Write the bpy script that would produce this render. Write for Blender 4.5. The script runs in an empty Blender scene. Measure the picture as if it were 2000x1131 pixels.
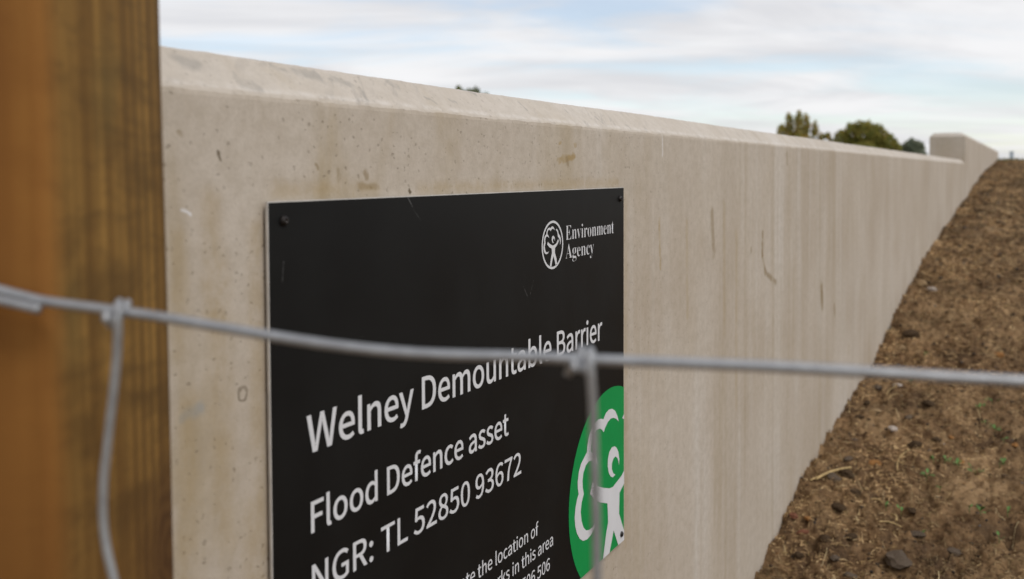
import bpy, bmesh, math, os, random
import numpy as np
from mathutils import Vector, Matrix, noise as mnoise
from mathutils.geometry import tessellate_polygon

SC = bpy.context.scene
COL = SC.collection
EYE = 1.0          # metres, height of the lens
DIST = 0.42        # lens to wall face

# ------------------------------------------------------------------ camera
TH, PH, RO = math.radians(28.648), math.radians(-2.062), math.radians(-0.2274)
fwd = Vector((math.cos(TH)*math.cos(PH), math.sin(TH)*math.cos(PH), math.sin(PH)))
rgt = Vector((math.sin(TH), -math.cos(TH), 0)); up = rgt.cross(fwd)
r2 = math.cos(RO)*rgt + math.sin(RO)*up
u2 = -math.sin(RO)*rgt + math.cos(RO)*up
cam_d = bpy.data.cameras.new('camera'); cam = bpy.data.objects.new('camera', cam_d); COL.objects.link(cam)
M = Matrix((r2, u2, -fwd)).transposed().to_4x4(); M.translation = Vector((0, -DIST, EYE))
cam.matrix_world = M
cam_d.sensor_width = 36.0; cam_d.lens = 33.663
cam_d.shift_y = -0.0807
cam_d.clip_start = 0.02; cam_d.clip_end = 6000
cam_d.dof.use_dof = True; cam_d.dof.focus_distance = 0.93
cam_d.dof.aperture_fstop = 7.2; cam_d.dof.aperture_blades = 9
SC.camera = cam

# ------------------------------------------------------------------ sky and sun
SUN_EL, SUN_AZ = math.radians(50), math.radians(252)     # azimuth measured from +X towards +Y
sun_dir = Vector((math.cos(SUN_EL)*math.cos(SUN_AZ), math.cos(SUN_EL)*math.sin(SUN_AZ), math.sin(SUN_EL)))
W = bpy.data.worlds.new('World'); SC.world = W; W.use_nodes = True

class NT:
    """tiny node-tree helper"""
    def __init__(s, tree): s.t = tree; tree.nodes.clear()
    def n(s, typ, ins=None, **props):
        nd = s.t.nodes.new(typ)
        for k, v in props.items(): setattr(nd, k, v)
        for k, v in (ins or {}).items(): s.put(nd.inputs[k], v)
        return nd
    def put(s, sock, v):
        if isinstance(v, bpy.types.NodeSocket): s.t.links.new(v, sock)
        elif isinstance(v, bpy.types.Node): s.t.links.new(v.outputs[0], sock)
        else:
            if sock.type == 'RGBA' and len(v) == 3: v = (*v, 1)
            sock.default_value = v
    def math(s, op, a, b=0.0, c=0.0, clamp=False):
        nd = s.n('ShaderNodeMath', operation=op, use_clamp=clamp)
        s.put(nd.inputs[0], a); s.put(nd.inputs[1], b)
        if op in ('MULTIPLY_ADD', 'SMOOTH_MIN'): s.put(nd.inputs[2], c)
        return nd.outputs[0]
    def vmath(s, op, a, b=None, out=0):
        nd = s.n('ShaderNodeVectorMath', operation=op)
        s.put(nd.inputs[0], a)
        if b is not None: s.put(nd.inputs['Scale'] if op == 'SCALE' else nd.inputs[1], b)
        return nd.outputs[out]
    def noise(s, vec, scale, detail=4, rough=.55, dist=0.0, dim='3D'):
        return s.n('ShaderNodeTexNoise', {'Vector': vec, 'Scale': scale, 'Detail': detail, 'Roughness': rough, 'Distortion': dist}, noise_dimensions=dim).outputs[0]
    def rng(s, v, a, b, c=0.0, d=1.0):
        return s.n('ShaderNodeMapRange', {'Value': v, 'From Min': a, 'From Max': b, 'To Min': c, 'To Max': d}, interpolation_type='SMOOTHSTEP').outputs[0]
    def mix(s, f, a, b, blend='MIX'):
        nd = s.n('ShaderNodeMix', data_type='RGBA', blend_type=blend)
        s.put(nd.inputs[0], f); s.put(nd.inputs[6], a); s.put(nd.inputs[7], b)
        return nd.outputs[2]
    def obj(s): return s.n('ShaderNodeTexCoord').outputs['Object']
    def scl(s, v, sx, sy, sz): return s.vmath('MULTIPLY', v, (sx, sy, sz))
    def sep(s, v): return s.n('ShaderNodeSeparateXYZ', {0: v}).outputs

CLX, CLY = 12.4, 0.7
w = NT(W.node_tree)
sky = w.n('ShaderNodeTexSky', sky_type='NISHITA', sun_disc=False, sun_elevation=SUN_EL,
          sun_rotation=math.pi/2 - SUN_AZ, altitude=0, air_density=1.0, dust_density=0.35, ozone_density=1.6)
gen = w.n('ShaderNodeTexCoord').outputs['Generated']
dx, dy, dz = w.sep(gen)
inv = w.math('DIVIDE', 1.0, w.math('ADD', w.math('MAXIMUM', dz, 0.0), 0.085))
flat = w.n('ShaderNodeCombineXYZ', {0: w.math('MULTIPLY', dx, inv), 1: w.math('MULTIPLY', dy, inv), 2: 0.0}).outputs[0]
rotf = w.n('ShaderNodeVectorRotate', {'Vector': flat, 'Angle': math.radians(-38)}, rotation_type='Z_AXIS').outputs[0]
pl = w.vmath('ADD', w.scl(rotf, .62, .36, 1), (CLX, CLY, 0))
n1 = w.noise(pl, 1.5, 7, .58, .5)
n2 = w.noise(pl, .50, 2, .5, .2)
cov = w.math('ADD', w.math('MULTIPLY', n1, .68), w.math('MULTIPLY', n2, .32))
cmask = w.rng(cov, .40, .56, .44, .97)
shade = w.noise(w.vmath('ADD', pl, (3, 9, 0)), 1.6, 6, .58, .5)
cloud = w.mix(w.rng(shade, .35, .68), (.93, .925, .935), (.735, .735, .76))
skyc = w.vmath('SCALE', sky.outputs[0], .15)
bg = w.n('ShaderNodeBackground', {'Color': w.mix(cmask, skyc, cloud), 'Strength': 1.0})
w.n('ShaderNodeOutputWorld', {'Surface': bg})

sun_d = bpy.data.lights.new('sun', 'SUN'); sun_d.energy = 1.5; sun_d.angle = math.radians(24); sun_d.color = (1, .955, .90)
sun = bpy.data.objects.new('sun', sun_d); COL.objects.link(sun)
sun.rotation_euler = sun_dir.to_track_quat('Z', 'Y').to_euler()
sun.location = (-3, -6, 8)

vs = SC.view_settings
vs.view_transform = 'Standard'; vs.look = 'None'; vs.exposure = 0.0; vs.gamma = 1.0; vs.use_curve_mapping = False
SC.cycles.use_denoising = True
SC.cycles.max_bounces = 6

# ------------------------------------------------------------------ helpers
def obj(name, mesh, mat=None, parent=None, loc=None):
    o = bpy.data.objects.new(name, mesh); COL.objects.link(o)
    if mat and not mesh.materials: mesh.materials.append(mat)
    if parent: o.parent = parent
    if loc is not None: o.location = loc
    return o
def tag(o, label=None, cat=None, group=None, kind=None):
    if label: o['label'] = label
    if cat: o['category'] = cat
    if group: o['group'] = group
    if kind: o['kind'] = kind
    return o
def empty(name, loc=(0, 0, 0), rz=0.0):
    o = bpy.data.objects.new(name, None); COL.objects.link(o)
    o.location = loc; o.rotation_euler = (0, 0, rz); o.empty_display_size = .05
    return o
def pydata(name, v, f, smooth=False):
    me = bpy.data.meshes.new(name); me.from_pydata([tuple(map(float, p)) for p in v], [], f); me.update()
    if smooth: me.polygons.foreach_set('use_smooth', [True]*len(me.polygons))
    return me
def quads_mesh(name, V, nq, col=None):
    """V: (nq*4,3) array of independent quads"""
    me = bpy.data.meshes.new(name)
    me.vertices.add(len(V)); me.vertices.foreach_set('co', V.astype(np.float32).ravel())
    me.loops.add(nq*4); me.loops.foreach_set('vertex_index', np.arange(nq*4, dtype=np.int32))
    me.polygons.add(nq); me.polygons.foreach_set('loop_start', np.arange(0, nq*4, 4, dtype=np.int32))
    me.polygons.foreach_set('loop_total', np.full(nq, 4, dtype=np.int32))
    me.update(calc_edges=True)
    if col is not None: set_col(me, col)
    return me
def set_col(me, c):
    a = me.color_attributes.new('tint', 'FLOAT_COLOR', 'POINT')
    cc = np.ones((len(me.vertices), 4), np.float32); cc[:, :3] = c
    a.data.foreach_set('color', cc.ravel())
def tube(name, pts, r, seg=10, closed_ends=True, sub=4):
    """smooth tube through pts (Catmull-Rom)"""
    P = [Vector(p) for p in pts]; Q = []
    for i in range(len(P)-1):
        a, b, c, d = P[max(i-1, 0)], P[i], P[i+1], P[min(i+2, len(P)-1)]
        for k in range(sub):
            t = k/sub
            Q.append(.5*((2*b)+(c-a)*t+(2*a-5*b+4*c-d)*t*t+(3*b-a-3*c+d)*t**3))
    Q.append(P[-1]); V = []; F = []
    nrm = None
    for i, q in enumerate(Q):
        t = (Q[min(i+1, len(Q)-1)]-Q[max(i-1, 0)]).normalized()
        if nrm is None:
            nrm = t.cross(Vector((0.31, .87, .37))).normalized()
        nrm = (nrm - t*nrm.dot(t)).normalized(); bn = t.cross(nrm)
        for k in range(seg):
            a = 2*math.pi*k/seg; V.append(q+nrm*math.cos(a)*r+bn*math.sin(a)*r)
    for i in range(len(Q)-1):
        for k in range(seg):
            F.append((i*seg+k, i*seg+(k+1) % seg, (i+1)*seg+(k+1) % seg, (i+1)*seg+k))
    F.append(tuple(range(seg))[::-1]); F.append(tuple(range((len(Q)-1)*seg, len(Q)*seg)))
    return pydata(name, V, F, True)

rs = np.random.RandomState(11)
LAT = rs.rand(256, 256)
def vnoise(x, y):
    xi = np.floor(x).astype(int); yi = np.floor(y).astype(int); fx = x-xi; fy = y-yi
    fx = fx*fx*(3-2*fx); fy = fy*fy*(3-2*fy)
    g = lambda a, b: LAT[a & 255, b & 255]
    return (g(xi, yi)*(1-fx)+g(xi+1, yi)*fx)*(1-fy)+(g(xi, yi+1)*(1-fx)+g(xi+1, yi+1)*fx)*fy
def fbm(x, y, s, o=4, p=.5):
    t = 0; a = 1; n = 0
    for k in range(o):
        t = t+a*(vnoise(x*s+17.3*k, y*s+9.1*k)-.5); n += a; a *= p; s *= 2.03
    return t/n
def sstep(a, b, x):
    t = np.clip((x-a)/(b-a), 0, 1); return t*t*(3-2*t)

# ------------------------------------------------------------------ materials
def material(name):
    m = bpy.data.materials.new(name); m.use_nodes = True; return m, NT(m.node_tree)
def finish(t, color, rough=.8, bump=None, bstr=.3, bdist=.002, metal=0.0, spec=.5, **kw):
    ins = {'Base Color': color, 'Roughness': rough, 'Metallic': metal, 'Specular IOR Level': spec, **kw}
    if bump is not None:
        ins['Normal'] = t.n('ShaderNodeBump', {'Height': bump, 'Strength': bstr, 'Distance': bdist}).outputs[0]
    b = t.n('ShaderNodeBsdfPrincipled', ins)
    t.n('ShaderNodeOutputMaterial', {'Surface': b})

def concrete_material(xa, xb):
    """same concrete everywhere; only the single marks lying between xa and xb are included"""
    m, t = material('concrete')
    P = t.obj(); x, y, z = t.sep(P)
    big = t.noise(P, 2.6, 5, .6)
    col = t.mix(t.rng(big, .3, .7), (.480, .404, .320), (.578, .510, .430))
    right = t.rng(x, .85, 1.5)
    # rain streaks, long in z
    st = t.noise(t.scl(P, 8, 8, .9), 1.0, 5, .56, .25)
    gate = t.rng(t.noise(t.vmath('ADD', t.scl(P, 2.2, 2.2, 2.6), (7, 1, 3)), 1.0, 3, .55), .35, .65)
    st2 = t.noise(t.vmath('ADD', t.scl(P, 5, 5, .45), (3.1, 0, 2)), 1.0, 4, .6, .2)
    sfac = t.math('MULTIPLY', t.math('MULTIPLY', t.math('MULTIPLY_ADD', right, .38, .10), t.rng(x, 2.2, 4.2, 1, .62)), t.math('MULTIPLY_ADD', gate, .8, .2))
    col = t.mix(t.math('MULTIPLY', t.rng(st, .46, .72), sfac), col, (.40, .325, .235))
    col = t.mix(t.math('MULTIPLY', t.rng(st, .50, .28), sfac), col, (.66, .625, .575))
    col = t.mix(t.math('MULTIPLY', t.rng(st2, .52, .72), .34), col, (.415, .35, .265))
    fs = t.noise(t.vmath('ADD', t.scl(P, 34, 34, .75), (9, 0, 5)), 1.0, 4, .6, .1)
    fgate = t.math('MULTIPLY', t.rng(t.noise(t.vmath('ADD', t.scl(P, 3.0, 3.0, 1.6), (4, 8, 1)), 1.0, 3, .55), .40, .62), t.math('MULTIPLY', t.math('MULTIPLY_ADD', right, .50, .12), t.rng(x, 1.9, 3.6, 1, .35)))
    col = t.mix(t.math('MULTIPLY', t.rng(fs, .50, .66), fgate), col, (.40, .32, .22))
    col = t.mix(t.math('MULTIPLY', t.rng(fs, .46, .32), fgate), col, (.64, .60, .545))
    # ochre algae staining, mostly towards the near end
    oc = t.noise(t.vmath('ADD', t.scl(P, 9, 9, 3.2), (1.7, 4, .5)), 1.0, 5, .6, .4)
    ofac = t.math('MULTIPLY', t.rng(oc, .46, .70), t.rng(x, 1.25, .55, .12, .68))
    col = t.mix(ofac, col, (.36, .265, .125))
    # fine mottling
    fine = t.noise(P, 75, 5, .7)
    col = t.mix(t.rng(fine, .35, .68, 0, .30), col, (.33, .27, .19))
    grain = t.noise(P, 420, 3, .7)
    col = t.mix(t.rng(grain, .40, .75, 0, .20), col, (.30, .26, .20))
    # blow holes
    Pd = t.vmath('ADD', P, t.vmath('SCALE', t.vmath('SUBTRACT', t.n('ShaderNodeTexNoise', {'Vector': P, 'Scale': 260.0, 'Detail': 2.0}).outputs['Color'], (.5, .5, .5)), .005))
    def pits(scale, keep, size, seed):
        v = t.n('ShaderNodeTexVoronoi', {'Vector': t.vmath('ADD', Pd, (seed, seed*.7, seed*.3)), 'Scale': scale, 'Randomness': 1.0})
        rnd = t.sep(v.outputs['Color'])
        rad = t.math('MULTIPLY', t.math('SUBTRACT', rnd[0], keep), size/(1-keep))
        return t.math('MULTIPLY', t.rng(t.math('SUBTRACT', v.outputs['Distance'], rad), .05, -.03), t.math('GREATER_THAN', rnd[0], keep))
    clus = t.rng(t.noise(P, 7, 3, .6), .40, .62)
    near = t.rng(x, 1.9, .7, .15, 1)
    p1 = t.math('MULTIPLY', pits(95, .72, .16, 3.3), t.math('MULTIPLY', clus, near))
    p2 = t.math('MULTIPLY', pits(210, .42, .27, 8.1), t.math('MULTIPLY', near, t.math('MULTIPLY_ADD', clus, .55, .42)))
    pit = t.math('MAXIMUM', p1, p2)
    col = t.mix(t.math('MULTIPLY', pit, .46), col, (.15, .12, .08))
    # chamfer: skylight painted as a paler tone on upward faces; grey scuffs running across
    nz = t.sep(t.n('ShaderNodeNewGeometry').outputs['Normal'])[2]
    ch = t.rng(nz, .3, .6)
    rot = t.n('ShaderNodeVectorRotate', {'Vector': P, 'Axis': (0, 1, -1), 'Angle': .9}, rotation_type='AXIS_ANGLE').outputs[0]
    sc = t.noise(t.scl(rot, 26, 90, 90), 1.0, 5, .65, .3)
    sc2 = t.noise(t.scl(P, 8, 20, 20), 1.0, 3, .6)
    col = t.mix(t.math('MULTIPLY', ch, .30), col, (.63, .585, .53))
    col = t.mix(t.math('MULTIPLY', ch, t.math('MULTIPLY', t.rng(sc, .51, .64), t.rng(sc2, .44, .62, .06, .60))), col, (.36, .325, .285))
    ar = t.math('MULTIPLY', t.math('MULTIPLY', t.rng(z, EYE+.0492, EYE+.0505, 0, 1), t.rng(z, EYE+.0550, EYE+.0515, 0, 1)), t.math('LESS_THAN', x, 7.192))  # mask for a pale highlight painted along the lower chamfer edge
    col = t.mix(t.math('MULTIPLY', ar, t.rng(t.noise(P, 60, 4, .7), .40, .62, .0, .55)), col, (.68, .63, .57))
    # single marks: x0, z0, x1, z1, radius, colour, strength, edge wobble
    wob = t.n('ShaderNodeTexNoise', {'Vector': P, 'Scale': 130.0, 'Detail': 3.0}).outputs['Color']
    wv = t.vmath('SCALE', t.vmath('SUBTRACT', wob, (.5, .5, .5)), .0075)
    Pw = t.vmath('MULTIPLY', t.vmath('ADD', P, wv), (1, 0, 1))
    GS = (.33, .305, .27)
    DK, OC, WH, GB, BR = (.13, .10, .06), (.36, .25, .10), (.78, .77, .78), (.34, .34, .32), (.27, .20, .11)
    marks = [(.3835, .9795, .3885, .9765, .0013, WH, .8), (.382, .863, .394, .865, .0042, GB, .75),
             (.866, 1.012, .904, 1.016, .0034, OC, .8), (.886, 1.014, .888, 1.008, .0030, BR, .6),
             (.905, 1.028, .909, 1.028, .0022, OC, .6), (.868, 1.029, .873, 1.029, .0022, OC, .6),
             (1.388, .939, 1.397, .879, .0085, BR, .6), (1.27, .93, 1.275, .80, .006, OC, .4), (1.45, .95, 1.455, .75, .007, OC, .4), (1.52, .90, 1.524, .62, .008, OC, .38),
             (1.690, .892, 1.688, .853, .0055, BR, 1), (1.688, .853, 1.711, .819, .0055, BR, .95), (1.711, .819, 1.788, .795, .0060, BR, .75),
             (2.225, .735, 2.232, .705, .0140, BR, 1), (2.230, .72, 2.236, .690, .009, BR, .9), (2.386, .674, 2.389, .657, .0095, BR, .8), (2.594, .543, 2.595, .526, .0080, OC, .65),
             (1.612, .870, 1.612, .864, .0045, BR, .7), (1.161, .940, 1.165, .876, .0035, OC, .55),
             (1.171, 1.046, 1.172, 1.021, .0012, WH, .6), (.409, 1.013, .412, 1.009, .0012, DK, .9), (.381, 1.024, .384, 1.021, .0009, BR, .8),
             (.605, .987, .606, .986, .0018, DK, 1.0), (.542, .991, .563, .990, .0030, BR, .6), (1.874, 1.034, 1.876, 1.016, .006, BR, .6),
             (.404, .984, .406, .915, .0085, OC, .45), (.409, .940, .411, .780, .0095, OC, .45), (.384, .870, .382, .760, .0085, OC, .45),
             (.379, .965, .380, .90, .0065, OC, .38), (.441, .965, .442, .60, .0075, OC, .45), (.432, .80, .433, .60, .008, OC, .35),
             (.46, .989, .56, .989, .0065, OC, .45), (.62, .988, 1.02, .988, .0055, OC, .42), (1.046, .97, 1.046, .56, .006, OC, .30),
             (.520, 1.002, .521, .996, .0022, BR, .6), (.550, 1.000, .552, .998, .0026, BR, .7), (.497, 1.006, .498, 1.003, .0016, BR, .7)]
    marks += [(0.397, 1.0657, 0.410, 1.0644, 0.0045, GS, .6), (0.436, 1.0559, 0.448, 1.0530, 0.0038, GS, .6), (0.499, 1.0685, 0.521, 1.0668, 0.0040, GS, .6), (0.537, 1.0663, 0.553, 1.0635, 0.0035, GS, .6), (0.559, 1.0585, 0.559, 1.0539, 0.0030, GS, .6), (0.609, 1.0705, 0.615, 1.0669, 0.0030, GS, .6), (0.436, 1.0618, 0.436, 1.0605, 0.0016, GS, .6), (0.645, 1.0607, 0.656, 1.0558, 0.0012, GS, .6), (0.729, 1.0760, 0.741, 1.0697, 0.0022, GS, .6), (0.919, 1.0656, 0.918, 1.0622, 0.0016, GS, .6), (0.988, 1.0607, 0.994, 1.0551, 0.0018, GS, .6), (1.064, 1.0564, 1.069, 1.0528, 0.0020, GS, .6), (0.479, 1.0701, 0.491, 1.0677, 0.0020, GS, .6), (0.684, 1.0612, 0.691, 1.0580, 0.0016, GS, .6), (0.819, 1.0676, 0.821, 1.0600, 0.0020, GS, .6)]
    brk = t.rng(t.noise(t.scl(P, 45, 45, 30), 1.0, 4, .7), .34, .56, .30, 1.0)
    for (x0, z0, x1, z1, r, c, s) in marks:
        if max(x0, x1)+.03 < xa or min(x0, x1)-.03 > xb: continue
        a = Vector((x0, 0, z0)); d = Vector((x1-x0, 0, z1-z0)); L2 = max(d.length_squared, 1e-8)
        pa = t.vmath('SUBTRACT', Pw, tuple(a))
        h = t.math('MULTIPLY', t.vmath('DOT_PRODUCT', pa, tuple(d), 1), 1/L2, clamp=True)
        q = t.n('ShaderNodeVectorMath', {0: tuple(d)}, operation='SCALE'); t.put(q.inputs['Scale'], h)
        dist = t.vmath('LENGTH', t.vmath('SUBTRACT', pa, q.outputs[0]), None, 1)
        soft = .55 if c == OC and r > .005 else .3
        col = t.mix(t.math('MULTIPLY', t.rng(dist, r*(1.15+soft), r*(.8-soft*1.6), 0, s*(.75 if soft > .5 else 1.0)), brk), col, c)
    ring = t.math('ABSOLUTE', t.math('SUBTRACT', t.vmath('LENGTH', t.vmath('SUBTRACT', Pw, (.4275, 0, .8665)), None, 1), .0038))
    col = t.mix(t.rng(ring, .0014, .0004, 0, t.math('MULTIPLY', brk, .75)), col, DK)
    hgt = t.math('SUBTRACT', t.math('ADD', t.math('MULTIPLY', t.math('ADD', fine, t.noise(t.scl(P, 1, 1, .6), 26, 3, .6)), .5), t.math('MULTIPLY', grain, .25)), t.math('MULTIPLY', pit, 1.2))
    finish(t, col, .86, hgt, .45, .0012, spec=.25)
    return m

def simple(name, color, rough, var=.25, scale=40, bump=.2, bdist=.001, metal=0, spec=.4, detail=4):
    m, t = material(name); P = t.obj(); n = t.noise(P, scale, detail, .6)
    lo = tuple(c*(1-var) for c in color); hi = tuple(min(c*(1+var), 1) for c in color)
    finish(t, t.mix(t.rng(n, .3, .7), lo, hi), rough, n, bump, bdist, metal, spec)
    return m

def wood_material():
    m, t = material('treated_timber'); P = t.obj(); x, y, z = t.sep(P)
    warp = t.noise(t.scl(P, 12, 12, 3), 1, 3, .5)
    g = t.noise(t.vmath('ADD', t.scl(P, 120, 120, 2.2), t.scl(t.n('ShaderNodeCombineXYZ', {0: warp, 1: warp, 2: 0.0}).outputs[0], 2.5, 2.5, 0)), 1, 5, .6)
    coarse = t.noise(t.scl(P, 45, 45, 1.2), 1, 3, .5, .4)
    mott = t.noise(t.scl(P, 16, 16, 38), 1, 3, .55, .5)
    fac = t.math('ADD', t.math('MULTIPLY', g, .6), t.math('MULTIPLY', coarse, .4))
    col = t.mix(t.rng(fac, .36, .63), (.330, .182, .046), (.165, .084, .020))
    # growth rings showing as dark lines along the far edge
    rl = t.n('ShaderNodeTexWave', {'Vector': t.vmath('ADD', t.scl(P, 0, 1, .03), t.scl(t.n('ShaderNodeCombineXYZ', {1: warp}).outputs[0], 0, .012, 0)), 'Scale': 42.0, 'Distortion': 1.2, 'Detail': 2.0}, bands_direction='Y').outputs['Fac']
    col = t.mix(t.math('MULTIPLY', t.rng(rl, .55, .95), t.rng(y, .035, .068, .14, .62)), col, (.085, .048, .014))
    col = t.mix(t.rng(mott, .44, .68, 0, .72), col, (.100, .054, .015))
    col = t.mix(t.rng(t.noise(t.scl(P, 60, 60, 150), 1, 3, .6), .48, .68, 0, .35), col, (.10, .055, .016))
    gr = t.noise(t.scl(P, 20, 20, 9), 1, 3, .5)
    col = t.mix(t.rng(gr, .55, .78, 0, .40), col, (.15, .112, .036))
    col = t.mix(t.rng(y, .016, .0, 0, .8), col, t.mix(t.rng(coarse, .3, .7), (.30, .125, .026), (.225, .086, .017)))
    # knot low on the side face
    kd = t.vmath('LENGTH', t.scl(t.vmath('SUBTRACT', P, (0, .086, .832)), .3, 1, .62), None, 1)
    kn = t.math('ADD', kd, t.math('MULTIPLY', t.noise(P, 60, 3, .6), .012))
    rings = t.math('SINE', t.math('MULTIPLY', kn, 1100.0))
    col = t.mix(t.rng(kn, .040, .012, 0, .85), col, t.mix(t.rng(rings, -1, 1), (.050, .024, .010), (.12, .062, .022)))
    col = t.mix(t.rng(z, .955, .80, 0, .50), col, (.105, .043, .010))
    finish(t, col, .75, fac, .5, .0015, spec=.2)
    return m

def tint_material(name, rough=.8, trans=0.0, mult=1.0, bump=None):
    m, t = material(name)
    c = t.n('ShaderNodeVertexColor', layer_name='tint').outputs[0]
    if mult != 1.0: c = t.mix(1.0, c, (mult, mult, mult), 'MULTIPLY')
    if trans:
        a = t.n('ShaderNodeBsdfDiffuse', {'Color': c}); b = t.n('ShaderNodeBsdfTranslucent', {'Color': c})
        t.n('ShaderNodeOutputMaterial', {'Surface': t.n('ShaderNodeMixShader', {0: trans, 1: a.outputs[0], 2: b.outputs[0]})})
    else: finish(t, c, rough, spec=.2)
    return m

def soil_material():
    m, t = material('bank_soil'); P = t.obj(); x, y, z = t.sep(P)
    a = t.noise(P, 6.5, 5, .6, .3); b = t.noise(P, 38, 5, .65); c = t.noise(P, 190, 4, .7)
    col = t.mix(t.rng(b, .32, .68), (.092, .052, .026), (.235, .142, .070))
    col = t.mix(t.rng(a, .42, .66, 0, .7), col, (.30, .190, .095))
    col = t.mix(t.rng(t.noise(t.vmath('ADD', P, (5, 3, 1)), 9, 4, .6), .52, .70, 0, .75), col, (.070, .042, .025))
    col = t.mix(t.rng(c, .5, .72, 0, .65), col, (.040, .026, .015))
    col = t.mix(t.rng(t.noise(P, 110, 3, .6), .60, .75, 0, .5), col, (.29, .22, .13))
    patch = t.noise(t.vmath('ADD', t.scl(P, 3.4, 6.0, 1), (2, 7, 0)), 1.0, 4, .6, .5)
    col = t.mix(t.rng(patch, .50, .66, 0, .62), col, (.36, .238, .125))
    col = t.mix(t.rng(patch, .46, .32, 0, .62), col, (.062, .039, .023))
    green = t.mix(t.rng(t.noise(P, 1.2, 4, .6), .3, .7), (.075, .095, .022), (.14, .13, .045))
    g = t.math('MAXIMUM', t.rng(x, 13.6, 14.6), t.math('MAXIMUM', t.rng(y, .5, 2.0), t.rng(y, -3.5, -6)))
    col = t.mix(g, col, green)
    finish(t, col, .95, t.math('ADD', t.math('MULTIPLY', b, .5), t.math('MULTIPLY', c, .6)), .8, .006, spec=.1)
    return m

CUTS = [-9, .47, .62, 1.12, 20]
CONC = [concrete_material(a, b) for a, b in zip(CUTS, CUTS[1:])]
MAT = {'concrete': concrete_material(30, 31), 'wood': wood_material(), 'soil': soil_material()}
MAT['galv'] = simple('galvanised_wire', (.345, .35, .355), .42, .14, 110, .15, .0003, .5, .5)
MAT['edge'] = simple('sign_edge', (.60, .57, .53), .6, .12, 60)
def sign_face_material():
    m, t = material('sign_black'); P = t.obj()
    n = t.noise(P, 9, 4, .6)
    col = t.mix(t.rng(n, .35, .7), (.0065, .0065, .0065), (.0095, .0095, .009))
    v = t.n('ShaderNodeTexVoronoi', {'Vector': P, 'Scale': 95.0})
    rnd = t.sep(v.outputs['Color'])
    spk = t.math('MULTIPLY', t.math('LESS_THAN', v.outputs['Distance'], t.math('MULTIPLY', rnd[1], .055)), t.math('GREATER_THAN', rnd[0], .80))
    col = t.mix(t.math('MULTIPLY', spk, .35), col, (.30, .30, .29))
    def scratch(col, x0, z0, x1, z1, r, s):
        d = Vector((x1-x0, 0, z1-z0)); pa = t.vmath('SUBTRACT', t.vmath('MULTIPLY', P, (1, 0, 1)), (x0, 0, z0))
        h = t.math('MULTIPLY', t.vmath('DOT_PRODUCT', pa, tuple(d), 1), 1/d.length_squared, clamp=True)
        q = t.n('ShaderNodeVectorMath', {0: tuple(d)}, operation='SCALE'); t.put(q.inputs['Scale'], h)
        dist = t.vmath('LENGTH', t.vmath('SUBTRACT', pa, q.outputs[0]), None, 1)
        return t.mix(t.math('MULTIPLY', t.rng(dist, r, r*.4, 0, s), t.rng(t.noise(P, 300, 2), .35, .6)), col, (.45, .45, .44))
    H = .4115
    for a in ((.150, H-.001, .156, H-.008, .0009, .14), (.0135, H-.038, .012, H-.052, .0006, .14), (.335, H-.088, .343, H-.098, .0007, .12),
              (.356, H-.085, .349, H-.097, .0006, .15), (.158, H-.011, .168, H-.020, .0005, .07)):
        col = scratch(col, *a)
    finish(t, col, t.rng(n, .3, .7, .42, .52), n, .04, .0005, spec=.16)
    return m
MAT['black'] = sign_face_material()
MAT['white'] = simple('sign_white_print', (.68, .68, .69), .5, .03, 30, .02, spec=.2)
MAT['green'] = simple('sign_green_print', (.008, .27, .065), .5, .05, 25, .02, spec=.15)
MAT['screw'] = simple('dark_screw', (.028, .024, .022), .42, .5, 300, .3, .0004, .5)
MAT['stone_pale'] = simple('stone_pale', (.40, .34, .29), .85, .25, 90, spec=.1)
MAT['stone_orange'] = simple('stone_orange', (.26, .125, .042), .8, .3, 90, spec=.1)
MAT['stone_tan'] = simple('stone_tan', (.27, .185, .10), .85, .3, 90, spec=.1)
MAT['stone_grey'] = simple('stone_grey', (.135, .102, .074), .9, .5, 140, .8, .002, spec=.05)
MAT['stone_dark'] = simple('stone_dark', (.078, .052, .031), .95, .5, 140, .8, .002, spec=.03)
MAT['stone_red'] = simple('stone_red', (.17, .072, .042), .85, .3, 90, spec=.1)
MAT['straw'] = simple('straw', (.42, .30, .14), .8, .3, 120, spec=.15)
MAT['leaf'] = simple('seedling_leaf', (.115, .215, .060), .65, .3, 120, spec=.2)
MAT['bark'] = simple('bark', (.10, .08, .06), .9, .3, 6)
MAT['marker'] = simple('marker_paint', (.50, .55, .62), .6, .1, 8)
MAT['fibre'] = tint_material('dry_fibre', .85)
MAT['foliage'] = tint_material('foliage', trans=.45)

# ------------------------------------------------------------------ ground
GX = [-4000, -60, -6, -1.5, 0.0, 1.0, 1.668, 2.0, 2.471, 2.976, 3.706, 4.411, 5.422, 6.998, 9.317, 11.5, 13.2, 14.0, 15.0, 60, 4000]
GZ = [0.0, 0.0, 0.02, .06, .135, .205, .281, .339, .379, .416, .525, .593, .677, .774, .947, 1.045, 1.112, 1.128, 1.122, 1.10, .3]
def ground_base(X, Y):
    k = np.interp(X, GX, GZ)
    back = sstep(.07, .20, Y)*(1-sstep(13.9, 15.5, X))
    k = k*(1-back)
    fade = np.maximum(sstep(12, 60, Y), sstep(-25, -70, Y))
    return k*(1-fade)
def ground_z(X, Y):
    near = 1-sstep(9, 16, X)*.6
    det = fbm(X, Y, 3.2, 3)*.030+fbm(X+3, Y+8, 16, 3)*.024+fbm(X+9, Y, 70, 3, .6)*.022
    rough = -np.abs(fbm(X+31, Y+7, 26, 3))*.056+.012+fbm(X+5, Y+2, 95, 2)*.012
    return ground_base(X, Y)+(det+rough)*near*np.where(np.abs(Y) < 60, 1, .0)
def axis(segs):
    out = []
    for a, b, n in segs: out += list(np.linspace(a, b, n, endpoint=False))
    out.append(segs[-1][1]); return np.array(out)
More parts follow.
